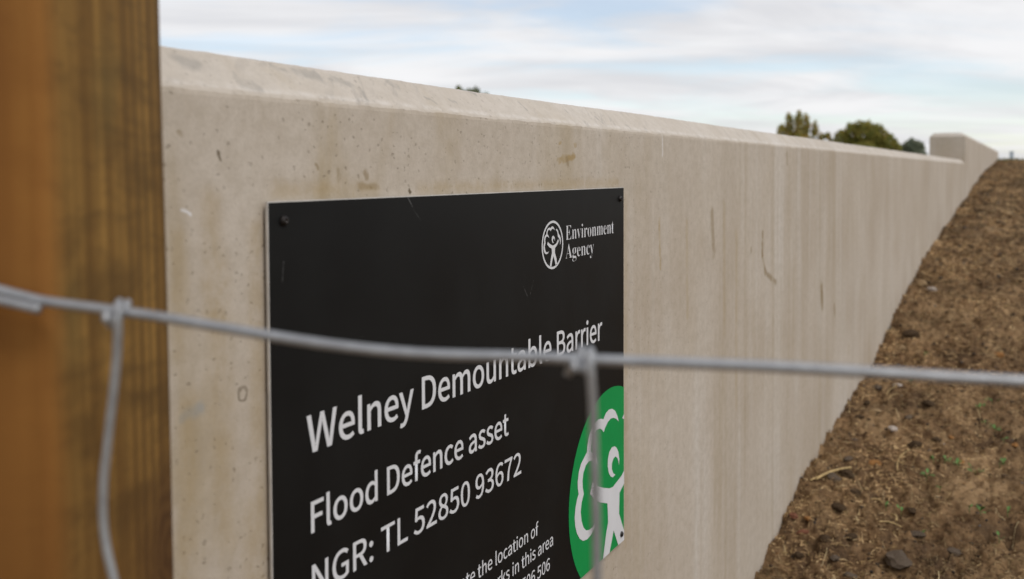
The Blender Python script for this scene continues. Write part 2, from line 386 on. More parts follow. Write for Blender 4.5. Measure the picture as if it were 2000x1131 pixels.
ax = axis([(-4000, -60, 8), (-60, -3, 18), (-3, 1.4, 70), (1.4, 3.3, 470), (3.3, 5.2, 240), (5.2, 9, 220), (9, 15, 180), (15, 40, 40), (40, 300, 20), (300, 4000, 8)])
ay = axis([(-4000, -60, 8), (-60, -4, 22), (-4, -.66, 70), (-.66, .03, 170), (.03, .5, 24), (.5, 6, 22), (6, 60, 22), (60, 300, 12), (300, 4000, 8)])
XX, YY = np.meshgrid(ax, ay, indexing='ij'); ZZ = ground_z(XX, YY)
nx, ny = XX.shape
gm = bpy.data.meshes.new('ground'); gm.vertices.add(nx*ny)
gm.vertices.foreach_set('co', np.stack([XX, YY, ZZ], -1).astype(np.float32).ravel())
idx = np.arange(nx*ny).reshape(nx, ny)
q = np.stack([idx[:-1, :-1], idx[1:, :-1], idx[1:, 1:], idx[:-1, 1:]], -1).reshape(-1, 4).astype(np.int32)
gm.loops.add(q.size); gm.loops.foreach_set('vertex_index', q.ravel())
gm.polygons.add(len(q)); gm.polygons.foreach_set('loop_start', np.arange(0, q.size, 4, dtype=np.int32)); gm.polygons.foreach_set('loop_total', np.full(len(q), 4, np.int32))
gm.polygons.foreach_set('use_smooth', np.ones(len(q), bool)); gm.update(calc_edges=True)
tag(obj('ground', gm, MAT['soil']), kind='structure')
def gtop(x, y, r):
    a = np.linspace(0, 6.283, 9)[:-1]; return .5*gz(x, y)+.5*float(np.max(ground_z(x+np.cos(a)*r, np.minimum(y+np.sin(a)*r, -.001))))
def gz(x, y): return float(ground_z(np.array([float(x)]), np.array([float(y)]))[0])

# ------------------------------------------------------------------ flood wall
CH, TK = .0252, .224
def wall_section(name, x0, x1, top, seed, end_ch0=False, end_ch1=False, z_bot=-.12):
    """cast section with chamfered top edges; front face at Y=0; top = height of the lower chamfer edge"""
    L = x1-x0
    fine = lambda x: .004 if x < 1.6 else (.010 if x < 3 else .03)
    xs = [x0]
    while xs[-1] < x1-.001:
        near_end = (end_ch0 and xs[-1] < x0+CH+.004) or (end_ch1 and xs[-1] > x1-CH-.035)
        xs.append(min(xs[-1]+(.004 if near_end else fine(xs[-1]) if xs[-1] > .3 else .05), x1))
    V = []; F = []; m = None
    for i, x in enumerate(xs):
        e = 0.0                                             # end chamfer amount
        if end_ch0: e = max(e, CH-(x-x0))
        if end_ch1: e = max(e, CH-(x1-x))
        n = lambda s, k: mnoise.noise(Vector((x*s+seed, k*7.3, seed*.37)))
        wv = n(3.1, 1)*.0009+n(9, 2)*.0005                    # slow waviness of the hand finished top
        e1 = n(60, 3)*.0009+n(170, 4)*.0007; e2 = n(70, 5)*.0005+n(190, 6)*.0005+max(0, n(40, 9)-.40)*.002
        chp = max(0, n(33, 8)-.45)*.006
        prof = [(0, z_bot), (0, top-.004), (.0004, top-.0012-chp+e1), (.0022+e1*.5, top+.0016-chp+e1+wv*.5),
                (CH*.5, top+CH*.5+wv), (CH-.0025, top+CH-.002+wv+e2), (CH+.003, top+CH+wv+e2*.6-.0002),
                (TK*.5, top+CH+.0015+wv), (TK-CH, top+CH+wv), (TK, top+wv), (TK, z_bot)]
        if e > 0: prof = [(yy, min(zz, top+CH-e)) for yy, zz in prof]
        b = len(V); m = len(prof)
        V += [(x, yy, zz) for yy, zz in prof]
        if i:
            F += [(b-m+k, b-m+k+1, b+k+1, b+k) for k in range(m-1)]
    F.append(tuple(range(m))); F.append(tuple(range(len(V)-m, len(V)))[::-1])
    me = pydata(name, V, [f[::-1] for f in F])
    return me
wall = empty('concrete_flood_barrier', (0, 0, 0))
tag(wall, 'long low pale concrete flood wall with chamfered top carrying the black sign', 'wall')
near_me = wall_section('wall_section', -1.6, 4.694, EYE+.049, 1.7)
for m_ in CONC: near_me.materials.append(m_)
for pg in near_me.polygons:
    pg.material_index = max(i for i in range(4) if i == 0 or pg.center.x >= CUTS[i]) if len(pg.vertices) == 4 else 0
obj('wall_section', near_me, None, wall)
obj('wall_section', wall_section('wall_section_far', 4.700, 7.190, EYE+.049, 5.1, end_ch1=True), MAT['concrete'], wall)
sealm = simple('joint_sealant', (.30, .27, .23), .8)
sv = [(4.690, .003), (4.704, .003), (4.704, TK-.003), (4.690, TK-.003)]
zt = EYE+.049-.001
obj('joint_seal', pydata('joint_seal', [(a, b, -.1) for a, b in sv]+[(a, b, zt) for a, b in sv],
    [(0, 1, 2, 3)[::-1], (4, 5, 6, 7), (0, 1, 5, 4), (1, 2, 6, 5), (2, 3, 7, 6), (3, 0, 4, 7)]), sealm, wall)
tall = obj('concrete_flood_barrier', wall_section('concrete_flood_barrier_tall', 7.194, 13.84, EYE+.234, 9.4, end_ch0=True, end_ch1=True), MAT['concrete'])
tag(tall, 'taller concrete wall block standing at the far end of the long wall', 'wall')

# ------------------------------------------------------------------ sign
K = 1-.0052/DIST                      # the panel face stands 5.2 mm off the wall
SX, SZ = .451*K, EYE-.0177*K          # top left corner
SW, SH = .5897*K, .4165*K
sign = empty('information_sign', (SX, 0, SZ-SH))
tag(sign, 'black rectangular information sign with white lettering screwed to the concrete wall', 'sign')
FY = -.0052
def box(name, x0, x1, y0, y1, z0, z1):
    return pydata(name, [(x, y, z) for x in (x0, x1) for y in (y0, y1) for z in (z0, z1)],
                  [(0, 1, 3, 2), (4, 6, 7, 5), (0, 4, 5, 1), (2, 3, 7, 6), (0, 2, 6, 4), (1, 5, 7, 3)])
obj('panel', box('panel', 0, SW, FY+.0003, -.0030, 0, SH), MAT['edge'], sign)
g = .0007
obj('face', box('face', g, SW-g, FY, FY+.0006, g, SH-g), MAT['black'], sign)
for (px, pz) in ((.10*SW, .15*SH), (.9*SW, .85*SH), (.1*SW, .85*SH), (.9*SW, .15*SH)):      # spacer pads between panel and wall
    obj('spacer', box('spacer', px-.01, px+.01, -.0032, .0005, pz-.01, pz+.01), MAT['edge'], sign)

FONT_DIR = bpy.utils.system_resource('DATAFILES', path='fonts') or ''
def font(fn):
    p = os.path.join(FONT_DIR, fn)
    try: return bpy.data.fonts.load(p, check_existing=True)
    except Exception: return None
SANS, SERIF = font('Noto Sans CJK Regular.woff2'), font('NotoSansMath-Regular.woff2')
def serif(s):
    if SERIF is None: return s
    return ''.join(chr(0x1D41A+ord(c)-97) if c.islower() else chr(0x1D400+ord(c)-65) for c in s)
def lettering(name, text, fnt, x0, x1, base, cap, cap_char, offset, align='fit'):
    def mk(s, off):
        c = bpy.data.curves.new(name, 'FONT'); c.body = s; c.size = 1; c.offset = off; c.resolution_u = 5
        if fnt: c.font = fnt
        o = bpy.data.objects.new(name, c); COL.objects.link(o)
        dg = bpy.context.evaluated_depsgraph_get(); me = bpy.data.meshes.new_from_object(o.evaluated_get(dg))
        bpy.data.objects.remove(o); bpy.data.curves.remove(c)
        return me
    ref = mk(cap_char, offset); ch = max(v.co.y for v in ref.vertices)-min(v.co.y for v in ref.vertices); ym = min(v.co.y for v in ref.vertices)
    bpy.data.meshes.remove(ref)
    me = mk(text, offset); xa = min(v.co.x for v in me.vertices); xb = max(v.co.x for v in me.vertices)
    s = cap*K/ch
    if x0 is None: sx = s*1.035; X0 = x1*K-(xb-xa)*sx
    else: sx = (x1-x0)*K/(xb-xa); X0 = x0*K
    for v in me.vertices: v.co = Vector((X0+(v.co.x-xa)*sx, FY-.0003, SH+base*K+(v.co.y-ym)*s))
    me.name = name; me.materials.clear()
    return obj(name, me, MAT['white'], sign)
OFF = .0042
lettering('lettering_line', 'Welney Demountable Barrier', SANS, .0334, .5250, -.1682, .0256, 'B', OFF)
lettering('lettering_line', 'Flood Defence asset', SANS, .0366, .3092, -.2222, .0212, 'F', OFF)
lettering('lettering_line', 'NGR: TL 52850 93672', SANS, .0370, .3333, -.2646, .0207, 'T', OFF*.8)
lettering('lettering_line', 'quote the location of', SANS, None, .3682, -.3347, .0123, 'T', OFF*.55)
lettering('lettering_line', 'works in this area', SANS, None, .4004, -.3562, .0123, 'T', OFF*.55)
lettering('lettering_line', '506 506', SANS, None, .3930, -.3784, .0123, 'T', OFF*.55)
lettering('lettering_line', serif('Environment'), SERIF, .4316, .5582, -.0514, .0143, serif('E'), -.0085)
lettering('lettering_line', serif('Agency'), SERIF, .4311, .5022, -.0704, .0143, serif('E'), -.0085)

CROWN_L = [(.207, .608), (.167, .677), (.109, .741), (.028, .78), (-.057, .789), (-.136, .768), (-.196, .723), (-.255, .742), (-.331, .751), (-.42, .73), (-.498, .686), (-.55, .628), (-.58, .565), (-.593, .498), (-.656, .462), (-.731, .421), (-.781, .356), (-.806, .277), (-.806, .208), (-.786, .146), (-.823, .109), (-.859, .034), (-.876, -.047), (-.864, -.137), (-.824, -.22), (-.763, -.289), (-.688, -.336), (-.595, -.353), (-.509, -.344), (-.422, -.31), (-.355, -.223), (-.39, -.252), (-.466, -.278), (-.552, -.276), (-.616, -.258), (-.679, -.207), (-.721, -.132), (-.741, -.038), (-.72, .043), (-.67, .115), (-.691, .174), (-.699, .246), (-.678, .319), (-.623, .374), (-.55, .395), (-.464, .38), (-.39, .342), (-.346, .307), (-.363, .375), (-.42, .435), (-.499, .477), (-.494, .525), (-.472, .591), (-.42, .641), (-.354, .657), (-.287, .65), (-.228, .625), (-.187, .59), (-.15, .63), (-.081, .669), (-.01, .686), (.061, .679), (.133, .653)]
CROWN_R = [(.30, .62), (.36, .66), (.43, .65), (.52, .57), (.59, .43), (.70, .36), (.78, .24), (.80, .12), (.76, 0), (.70, -.06), (.72, .05), (.70, .14), (.62, .25), (.52, .31), (.49, .34), (.49, .42), (.45, .51), (.38, .585)]
HEAD = [(.211, .146), (.221, .21), (.197, .292), (.148, .348), (.095, .377), (.023, .384), (-.044, .355), (-.081, .291), (-.086, .218), (-.058, .145), (-.011, .095), (.046, .069), (.114, .078), (.061, .106), (.023, .16), (.023, .216), (.061, .256), (.114, .267), (.167, .239), (.197, .197)]
BODY = [(.133, -.012), (.05, -.03), (-.034, -.02), (-.197, .032), (-.355, .097), (-.46, .163), (-.521, .07), (-.421, -.013), (-.288, -.087), (-.096, -.155), (-.082, -.265), (-.077, -.36), (-.128, -.454), (-.212, -.687), (-.275, -.885), (-.125, -.915), (-.044, -.688), (.07, -.487), (.197, -.688), (.285, -.905), (.43, -.865), (.362, -.6), (.216, -.36), (.226, -.144), (.361, -.078), (.50, .02), (.60, .13), (.52, .215), (.40, .08), (.281, .02)]
def flat_poly(polys, cx, cz, r, y, name):
    V = []; F = []
    for poly in polys:
        b = len(V); pts = [Vector((cx+px*r, y, cz+pz*r)) for px, pz in poly]
        V += pts
        for tri in tessellate_polygon([[Vector((p.x, p.z, 0)) for p in pts]]): F.append(tuple(b+i for i in tri))
    return pydata(name, V, F)
def clip_to_panel(me):
    bm = bmesh.new(); bm.from_mesh(me)
    for co, no in (((SW-g, 0, 0), (1, 0, 0)), ((0, 0, g), (0, 0, -1))):
        bmesh.ops.bisect_plane(bm, geom=bm.verts[:]+bm.edges[:]+bm.faces[:], plane_co=co, plane_no=no, clear_outer=True)
    bm.to_mesh(me); bm.free(); return me
def face_viewer(me):
    bm = bmesh.new(); bm.from_mesh(me)
    bm.normal_update()
    bmesh.ops.reverse_faces(bm, faces=[f for f in bm.faces if f.normal.y > 0]); bm.to_mesh(me); bm.free(); return me
NC = 72
circle = [(math.cos(2*math.pi*k/NC), math.sin(2*math.pi*k/NC)) for k in range(NC)]
bc = (.5495*K, SH-.3392*K, .1121*K)
rd = obj('roundel', face_viewer(clip_to_panel(flat_poly([circle], *bc[:2], bc[2], FY-.0003, 'roundel'))), MAT['green'], sign)
rd['label'] = 'large green disc cut off by the sign edge'
obj('tree_figure', face_viewer(clip_to_panel(flat_poly([CROWN_L, CROWN_R, HEAD, BODY], *bc[:2], bc[2], FY-.0006, 'tree_figure'))), MAT['white'], rd)
sc_ = (.4012*K, SH-.0544*K, .0241*K)
rv = []; rf = []
for k in range(NC):
    c, s = circle[k]
    rv += [(sc_[0]+c*sc_[2], FY-.0003, sc_[1]+s*sc_[2]), (sc_[0]+c*sc_[2]*.905, FY-.0003, sc_[1]+s*sc_[2]*.905)]
    a, b = 2*k, 2*((k+1) % NC); rf.append((a, b, b+1, a+1))
em = obj('emblem_ring', face_viewer(pydata('emblem_ring', rv, rf)), MAT['white'], sign)
obj('tree_figure', face_viewer(flat_poly([CROWN_L, CROWN_R, HEAD, BODY], sc_[0], sc_[1], sc_[2]*.97, FY-.0003, 'tree_figure_small')), MAT['white'], em)

def screw_mesh():
    bm = bmesh.new(); prof = [(0, -.0030), (.0015, -.0029), (.0026, -.0024), (.0033, -.0014), (.0035, -.0004), (.0035, .0002)]
    N = 20; rings = []
    for r, y in prof[1:]: rings.append([bm.verts.new((r*math.cos(2*math.pi*k/N), y, r*math.sin(2*math.pi*k/N))) for k in range(N)])
    top = bm.verts.new((0, -.0017, 0))
    for k in range(N):
        bm.faces.new((top, rings[0][k], rings[0][(k+1) % N]))
        for a, b in zip(rings, rings[1:]): bm.faces.new((a[k], b[k], b[(k+1) % N], a[(k+1) % N]))
    bmesh.ops.recalc_face_normals(bm, faces=bm.faces[:])
    me = bpy.data.meshes.new('screw'); bm.to_mesh(me); bm.free(); return me
scm = screw_mesh()
for (px, pz, a) in ((.0137, -.0125, .3), (.577, -.0131, 1.1), (.5803, -.4059, 2.0), (.0137, -.4059, .7)):
    s = obj('screw', scm, MAT['screw'], sign, (px*K, FY, SH+pz*K)); s.rotation_euler = (0, a, 0)

# ------------------------------------------------------------------ fence: post and wire netting
FA = -1.19094                                         # direction of the fence line
FO = Vector((.21845, -.11111, 0))                     # front corner of the post, on the ground line
base_z = gz(FO.x, FO.y)-.02
def fence_frame(name): return empty(name, (FO.x, FO.y, base_z), FA)
def post_mesh():
    w_, d_, H = .098, .0925, 1.50
    b = .0045; prof = []
    for (cx, cy, a0) in ((-b, b, -90), (-b, d_-b, 0), (-w_+b, d_-b, 90), (-w_+b, b, 180)):
        for k in range(4):
            a = math.radians(a0+k*30); prof.append((cx+b*math.cos(a), cy+b*math.sin(a)))
    zs = np.linspace(-.25, H, 90); V = []; F = []; m = len(prof)
    for i, z in enumerate(zs):
        for k, (x, y) in enumerate(prof):
            n = mnoise.noise(Vector((x*25, y*25, z*5)))*.0007
            V.append((x+n, y+n*.6, z))
        if i: F += [((i-1)*m+k, (i-1)*m+(k+1) % m, i*m+(k+1) % m, i*m+k) for k in range(m)]
    F.append(tuple(range(m))[::-1]); F.append(tuple(range((len(zs)-1)*m, len(zs)*m)))
    me = pydata('fence_post', V, F, False)
    me.polygons.foreach_set('use_smooth', [len(p.vertices) == 4 for p in me.polygons])
    return me
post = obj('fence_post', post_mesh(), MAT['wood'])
post.location = FO+Vector((math.cos(FA), math.sin(FA), 0))*.0078; post.location.z = 0
post.rotation_euler = Matrix.Rotation(FA, 3, 'Z').to_4x4().__matmul__(Matrix.Rotation(-.0078, 4, 'Y')).to_euler()
tag(post, 'square brown treated timber fence post with rounded edges and a dark knot', 'post')

net = fence_frame('wire_netting')
tag(net, 'galvanised wire stock netting strung across in front of the sign', 'fence')
R1 = .00182
def rel(pts): return [(a, b, c-base_z) for a, b, c in pts]
line = [(-.34, -.004, 1.000), (-.20, -.0045, .988), (-.0936, -.0055, .977), (-.050, -.0066, .9682), (-.0236, -.0072, .9621), (-.0121, -.0074, .9595), (-.0026, -.0075, .9573), (.006, -.0074, .9556), (.0322, -.0072, .9527), (.0498, -.0071, .9504), (.068, -.007, .9477), (.0852, -.0069, .9451), (.1022, -.0069, .9428), (.1163, -.0068, .9413), (.1303, -.0068, .9402), (.1442, -.0067, .9396), (.1562, -.0067, .9395), (.1682, -.0067, .9395), (.1817, -.0067, .9393), (.1942, -.0067, .9389), (.2181, -.0067, .9385), (.2503, -.0069, .9379), (.2817, -.0072, .9368), (.3272, -.0078, .935), (.45, -.009, .931), (.62, -.010, .930), (.80, -.010, .932)]
obj('line_wire', tube('line_wire', rel(line), R1), MAT['galv'], net)
low = [(a, b-.003, c-.158+.004*math.sin(a*9)) for a, b, c in line]
obj('line_wire', tube('line_wire_low', rel(low), R1*.85), MAT['galv'], net)
def interp(pts, x):
    for (a, b, c), (d, e, f) in zip(pts, pts[1:]):
        if a <= x <= d: t = (x-a)/(d-a); return Vector((x, b+(e-b)*t, c+(f-c)*t))
stays = {
    'a': [(.0331, -.0095, .9545), (.0331, -.0105, .9500), (.0327, -.0100, .9452), (.0316, -.0092, .9364), (.0303, -.0092, .9258), (.0289, -.0094, .9152), (.0276, -.0096, .9045), (.0266, -.0097, .8974), (.0261, -.0098, .8903), (.0259, -.0099, .8833), (.0264, -.0101, .8762), (.0276, -.0104, .8692), (.0298, -.0107, .8602), (.033, -.0115, .845), (.0345, -.014, .815), (.034, -.0145, .795)],
    'b': [(.1934, -.0092, .9413), (.1940, -.0103, .936), (.1947, -.0095, .926), (.195, -.0088, .9144), (.1955, -.0088, .8977), (.1959, -.0090, .8811), (.1961, -.0094, .8676), (.197, -.0105, .84), (.196, -.0135, .80), (.196, -.0138, .778)],
    'c': [(.3560, -.0105, .936), (.3562, -.0115, .928), (.357, -.010, .90), (.358, -.011, .85), (.357, -.0145, .80), (.357, -.0148, .773)],
    'd': [(.5180, -.0115, .933), (.5182, -.0128, .925), (.519, -.011, .90), (.521, -.012, .85), (.520, -.0155, .80), (.520, -.0158, .771)]}
RS = .0016
for k, pts in stays.items():
    obj('stay_wire', tube('stay_wire', rel(pts), RS), MAT['galv'], net)
    x = pts[0][0]; c = interp(line, x) - Vector((0, 0, base_z))
    # hinge-joint knot: the stay wraps twice round the line wire and ends in a short tail
    wrap = []
    for i in range(0, 25):
        t = i/24; a = -math.pi*.5+t*2*math.pi*1.9
        wrap.append((c.x+.0008-t*.0058, c.y+math.cos(a)*(R1+RS*.75), c.z-.0003+math.sin(a+math.pi*.5+.4)*(R1+RS*.75)+t*.0006))
    wrap.append((c.x-.0066, c.y+.0040, c.z-.0042)); wrap.append((c.x-.0074, c.y+.0046, c.z-.0066))
    obj('knot', tube('knot', wrap, RS*.85, 8, sub=2), MAT['galv'], net)
spl = [(-.075, -.0088, .9700), (-.050, -.0098, .9645), (-.0236, -.0104, .9592), (-.0121, -.0106, .9568), (-.0026, -.0106, .9549), (.0046, -.0104, .9533)]
obj('splice_tail', tube('splice_tail', rel(spl), R1*.95), MAT['galv'], net)
st = [(-.058, .006, .978), (-.058, -.006, .9775), (-.058, -.0115, .974), (-.058, -.0122, .969), (-.058, -.0115, .964), (-.058, -.006, .9605), (-.058, .006, .960)]
obj('staple', tube('staple', rel(st), .0016, 8), MAT['galv'], net)

# ------------------------------------------------------------------ litter on the bank
def scatter_xy(n, x0, x1, seed, y0=-.64, y1=-.002):
    r = np.random.RandomState(seed); u = r.rand(n)
    x = np.exp(np.log(x0)+u*(np.log(x1)-np.log(x0))); y = y0+(y1-y0)*r.rand(n)
    return r, x, y
def make_fibres():
    n = 120000; r, x, y = scatter_xy(n, 1.5, 13.9, 5)
    keep = (fbm(x+4, y+2, 5.5, 3)+r.rand(n)*.5 > .10); x, y = x[keep], y[keep]; n = len(x)
    z = ground_z(x, y); L = (.004+.013*r.rand(n)**2)*np.clip(x/2.4, 1, 2.6); wd = (.00035+.00045*r.rand(n))*np.clip(x/2.2, 1, 3)
    a = r.rand(n)*2*np.pi; cur = (r.rand(n)-.5)*2.2
    t1 = np.stack([np.cos(a), np.sin(a), (r.rand(n)-.4)*.5], -1); t2 = np.stack([np.cos(a+cur), np.sin(a+cur), (r.rand(n)-.6)*.6], -1)
    p0 = np.stack([x, y, z+.0008+.004*r.rand(n)], -1); p1 = p0+t1*(L*.5)[:, None]; p2 = p1+t2*(L*.5)[:, None]
    p1[:, 1] = np.minimum(p1[:, 1], -.001); p2[:, 1] = np.minimum(p2[:, 1], -.001)
    for p in (p1, p2): p[:, 2] = np.maximum(p[:, 2], ground_z(p[:, 0], p[:, 1])+.0006)
    s1 = np.stack([-np.sin(a), np.cos(a), .5*np.ones(n)], -1)*wd[:, None]; s2 = np.stack([-np.sin(a+cur), np.cos(a+cur), .3*np.ones(n)], -1)*wd[:, None]
    Q = np.stack([p0-s1, p0+s1, p1+s1, p1-s1, p1-s1, p1+s1, p2+s2*.5, p2-s2*.5], 1).reshape(-1, 3)
    base = np.array([(.38, .25, .120), (.25, .152, .072), (.52, .37, .19), (.12, .068, .034), (.30, .205, .088)])[r.choice(5, n, p=[.33, .27, .12, .18, .10])]
    tone = np.clip(1.0+2.2*fbm(x*1.0+2, y*1.7+5, 4.2, 3), .55, 1.5)
    c = np.repeat(base*((.7+.55*r.rand(n))*tone)[:, None], 8, axis=0)
    me = quads_mesh('dry_grass_litter', Q, n*2, c)
    tag(obj('dry_grass_litter', me, MAT['fibre']), 'dead brown grass fibres matted over the bare bank', 'dry grass', kind='stuff')
make_fibres()
def ico(seed, rough=.25, flat=.7, sub=1):
    bm = bmesh.new(); bmesh.ops.create_icosphere(bm, subdivisions=sub, radius=1)
    for v in bm.verts:
        n = mnoise.noise(v.co*1.3+Vector((seed*3.1, seed*1.7, seed)))+.5*mnoise.noise(v.co*3+Vector((seed, 0, seed*5)))
        v.co *= 1+rough*n*1.6; v.co.z *= flat
    return bm
def make_crumbs():
    n = 7000; r, x, y = scatter_xy(n, 1.5, 12, 9)
    z = ground_z(x, y); bms = []
    for k in range(6):
        b = ico(k+2, .35, .75, 1); b.verts.ensure_lookup_table()
        bms.append((np.array([v.co[:] for v in b.verts]), [[v.index for v in f.verts] for f in b.faces])); b.free()
    s = (.0011+.0034*r.rand(n)**3)*np.clip(x/2.3, 1, 3.0); V = []; F = []; Cc = []
    pal = np.array([(.060, .038, .022), (.10, .062, .034), (.045, .036, .030), (.17, .115, .06), (.085, .075, .065), (.22, .12, .05)])
    off = 0
    for i in range(n):
        v, f = bms[r.randint(6)]; a = r.rand()*6.28; ca, sa = math.cos(a), math.sin(a)
        q = v*s[i]*(.7+.6*r.rand(3)); q = np.stack([q[:, 0]*ca-q[:, 1]*sa, q[:, 0]*sa+q[:, 1]*ca, q[:, 2]], -1)
        V.append(q+[x[i], min(y[i], -.001-s[i]*1.4), z[i]+s[i]*.25]); F += [[j+off for j in t] for t in f]; off += len(v)
        Cc.append(np.tile(pal[r.choice(6, p=[.3, .25, .17, .16, .08, .04])]*(.8+.4*r.rand()), (len(v), 1)))
    me = bpy.data.meshes.new('soil_crumbs'); me.from_pydata(np.concatenate(V).tolist(), [], F); me.update()
    set_col(me, np.concatenate(Cc))
    tag(obj('soil_crumbs', me, MAT['fibre']), 'small brown soil crumbs and grit strewn over the bank', 'soil', kind='stuff')
make_crumbs()
def make_curls():
    n = 420; r, x, y = scatter_xy(n, 1.5, 9, 33); Q = []; Cc = []
    for i in range(n):
        a = r.rand()*6.28; L = .016+.035*r.rand()**2; k = 6; cur = (r.rand()-.5)*1.6/k; p = np.array([x[i], y[i]]); w_ = (.0004+.0004*r.rand())*max(1, x[i]/2.4)
        P = []
        for j in range(k+1):
            P.append((p[0], min(p[1], -.001), gz(p[0], p[1])+.003+.005*math.sin(j/k*3.14)*r.rand())); a += cur; p = p+np.array([math.cos(a), math.sin(a)])*L/k
        P = np.array(P); s = np.array([-math.sin(a), math.cos(a), .4])*w_
        for j in range(k): Q += [P[j]-s, P[j]+s, P[j+1]+s, P[j+1]-s]
        c = np.array([(.42, .31, .16), (.33, .23, .11), (.48, .37, .20)])[r.randint(3)]*(.7+.5*r.rand()); Cc.append(np.tile(c, (k*4, 1)))
    me = quads_mesh('straw_wisps', np.array(Q), n*6, np.concatenate(Cc))
    tag(obj('straw_wisps', me, MAT['fibre']), 'fine pale curled grass wisps scattered over the soil', 'dry grass', kind='stuff')
make_curls()

STONES = {}
def stone(x, y, size, mat, label, group=None, cat='stone', name='stone', elong=1.3, flat=.65, rz=None, seed=0):
    key = (mat, seed % 3)
    if key not in STONES:
        bm = ico(seed*2.3+len(STONES), .28, flat, 2); me = bpy.data.meshes.new(name); bm.to_mesh(me); bm.free(); me.materials.append(MAT[mat]); STONES[key] = me
    o = bpy.data.objects.new(name, STONES[key]); COL.objects.link(o)
    y = min(y, -size*1.6-.002)
    o.location = (x, y, gtop(x, y, size*.8)+size*.30); o.scale = (size*elong, size, size)
    o.rotation_euler = (.15, .1, seed*1.7 if rz is None else rz)
    return tag(o, label, cat, group)
G1 = 'stones lying on the bank'
stone(2.772, -.100, .0095, 'stone_pale', 'pinkish white stone on the bank between two tufts of straw', G1, seed=1)
stone(2.408, -.131, .0105, 'stone_pale', 'pale flat pinkish stone lying alone on brown soil', G1, seed=2)
stone(2.526, -.080, .0120, 'stone_tan', 'broad tan stone half sunk in the soil near the wall', G1, seed=3)
stone(3.164, -.066, .0130, 'stone_tan', 'tan stone beside the wall next to a dark brown clod', G1, seed=4)
stone(3.274, -.080, .0220, 'stone_dark', 'dark brown clod of earth beside the wall foot', G1, cat='clod', name='earth_clod', seed=5)
stone(3.168, -.332, .0125, 'stone_orange', 'orange stone on its own far out from the wall', G1, seed=6)
stone(2.178, -.125, .0120, 'stone_orange', 'large orange brown stone lying beyond the thick straw', G1, elong=1.6, rz=-.6, seed=7)
GO = 'small orange stones on the bank'; LO = 'small orange stone chip on the bare brown soil'
for k, (x, y) in enumerate(((2.434, -.256), (2.474, -.402), (2.390, -.389), (2.274, -.288), (1.86, -.047))): stone(x, y, .0065, 'stone_orange', LO, GO, seed=k)
stone(2.390, -.244, .0058, 'stone_pale', 'small white shard beside a dark round stone', G1, elong=1.9, flat=.4, seed=3)
stone(2.362, -.313, .0062, 'stone_tan', 'narrow upright tan stone chip among the seedlings', G1, elong=1.9, rz=.2, seed=2)
stone(2.394, -.228, .0088, 'stone_dark', 'dark round stone beside a small white shard', G1, seed=8)
stone(2.502, -.157, .0085, 'stone_grey', 'grey stone uphill of the pale flat stone', G1, seed=9)
stone(2.086, -.079, .0120, 'stone_dark', 'blackish clod touching the end of the thick straw', G1, cat='clod', name='earth_clod', seed=10)
stone(1.786, -.216, .0230, 'stone_grey', 'big grey lumpy clod low on the bank', G1, cat='clod', name='earth_clod', seed=11)
stone(1.894, -.235, .0105, 'stone_grey', 'flat grey flake with a green seedling against it', G1, elong=1.6, flat=.35, seed=12)
stone(3.942, -.045, .0200, 'stone_tan', 'pale tan lump at the wall foot high on the bank', G1, cat='clod', name='earth_clod', seed=13)
stone(3.856, -.091, .0140, 'stone_pale', 'pale stone just out from the tan lump high on the bank', G1, seed=14)
stone(1.854, -.020, .0085, 'stone_red', 'reddish stone tight against the foot of the wall', G1, seed=15)
stone(1.820, -.046, .0075, 'stone_red', 'long pinkish red stone near the wall foot low on the bank', G1, elong=1.6, seed=16)
GD = 'dark clods low on the bank'; LD = 'dark brown clod of soil low on the bank'
rr = random.Random(4)
for k, (x, y) in enumerate(((1.762, -.114), (1.742, -.055), (1.80, -.090), (1.70, -.15), (1.69, -.075), (1.84, -.13), (2.05, -.06), (2.0, -.11), (1.93, -.09), (2.17, -.07), (1.74, -.30), (1.97, -.22), (2.30, -.06), (2.6, -.045), (2.45, -.05), (2.75, -.05), (2.33, -.19), (2.62, -.19), (1.88, -.30))):
    stone(x, y, rr.uniform(.007, .013), 'stone_dark' if k % 3 else 'stone_grey', LD if k % 3 else 'small greyish clod of soil low on the bank', GD, cat='clod', name='earth_clod', seed=k)

def stalk(a, b, r, label, group='straws on the bank', bend=.004, n=1):
    P0 = Vector((a[0], a[1], gtop(*a, .012)+.004+r)); P1 = Vector((b[0], b[1], gtop(*b, .012)+.006+r))
    d = P1-P0; side = Vector((-d.y, d.x, 0)).normalized()
    pts = [P0+d*t+side*bend*math.sin(t*3.0)+Vector((0, 0, .003*math.sin(t*math.pi))) for t in np.linspace(0, 1, 7)]
    me = tube('straw', [p-P0 for p in pts], r, 6, sub=2)
    o = obj('straw', me, MAT['straw'], None, P0); tag(o, label, 'straw', group); return o
big = stalk((2.024, -.030), (2.132, -.082), .0030, 'thick pale broken straw lying near the wall foot')
k2 = tube('split_strand', [(0, 0, 0), (.035, -.020, .004), (.075, -.036, .003), (.100, -.044, .002)], .0017, 6, sub=2)
obj('split_strand', k2, MAT['straw'], big, (-.012, .010, -.001))
stalk((2.146, -.173), (2.256, -.188), .0011, 'thin bent straw between the orange brown stone and seedlings', bend=.010)
stalk((1.94, -.187), (1.906, -.199), .0022, 'short stubby orange twig low on the bank')
stalk((1.886, -.172), (1.908, -.209), .0014, 'thin straw lying crosswise below the stubby twig')
stalk((1.986, -.143), (1.980, -.166), .0016, 'short greyish straw above the stubby orange twig')
stalk((2.66, -.085), (2.74, -.10), .0012, 'fine pale straw pointing at the pinkish white stone')
stalk((2.62, -.095), (2.70, -.108), .0010, 'very fine straw lying parallel to another near pinkish stone')

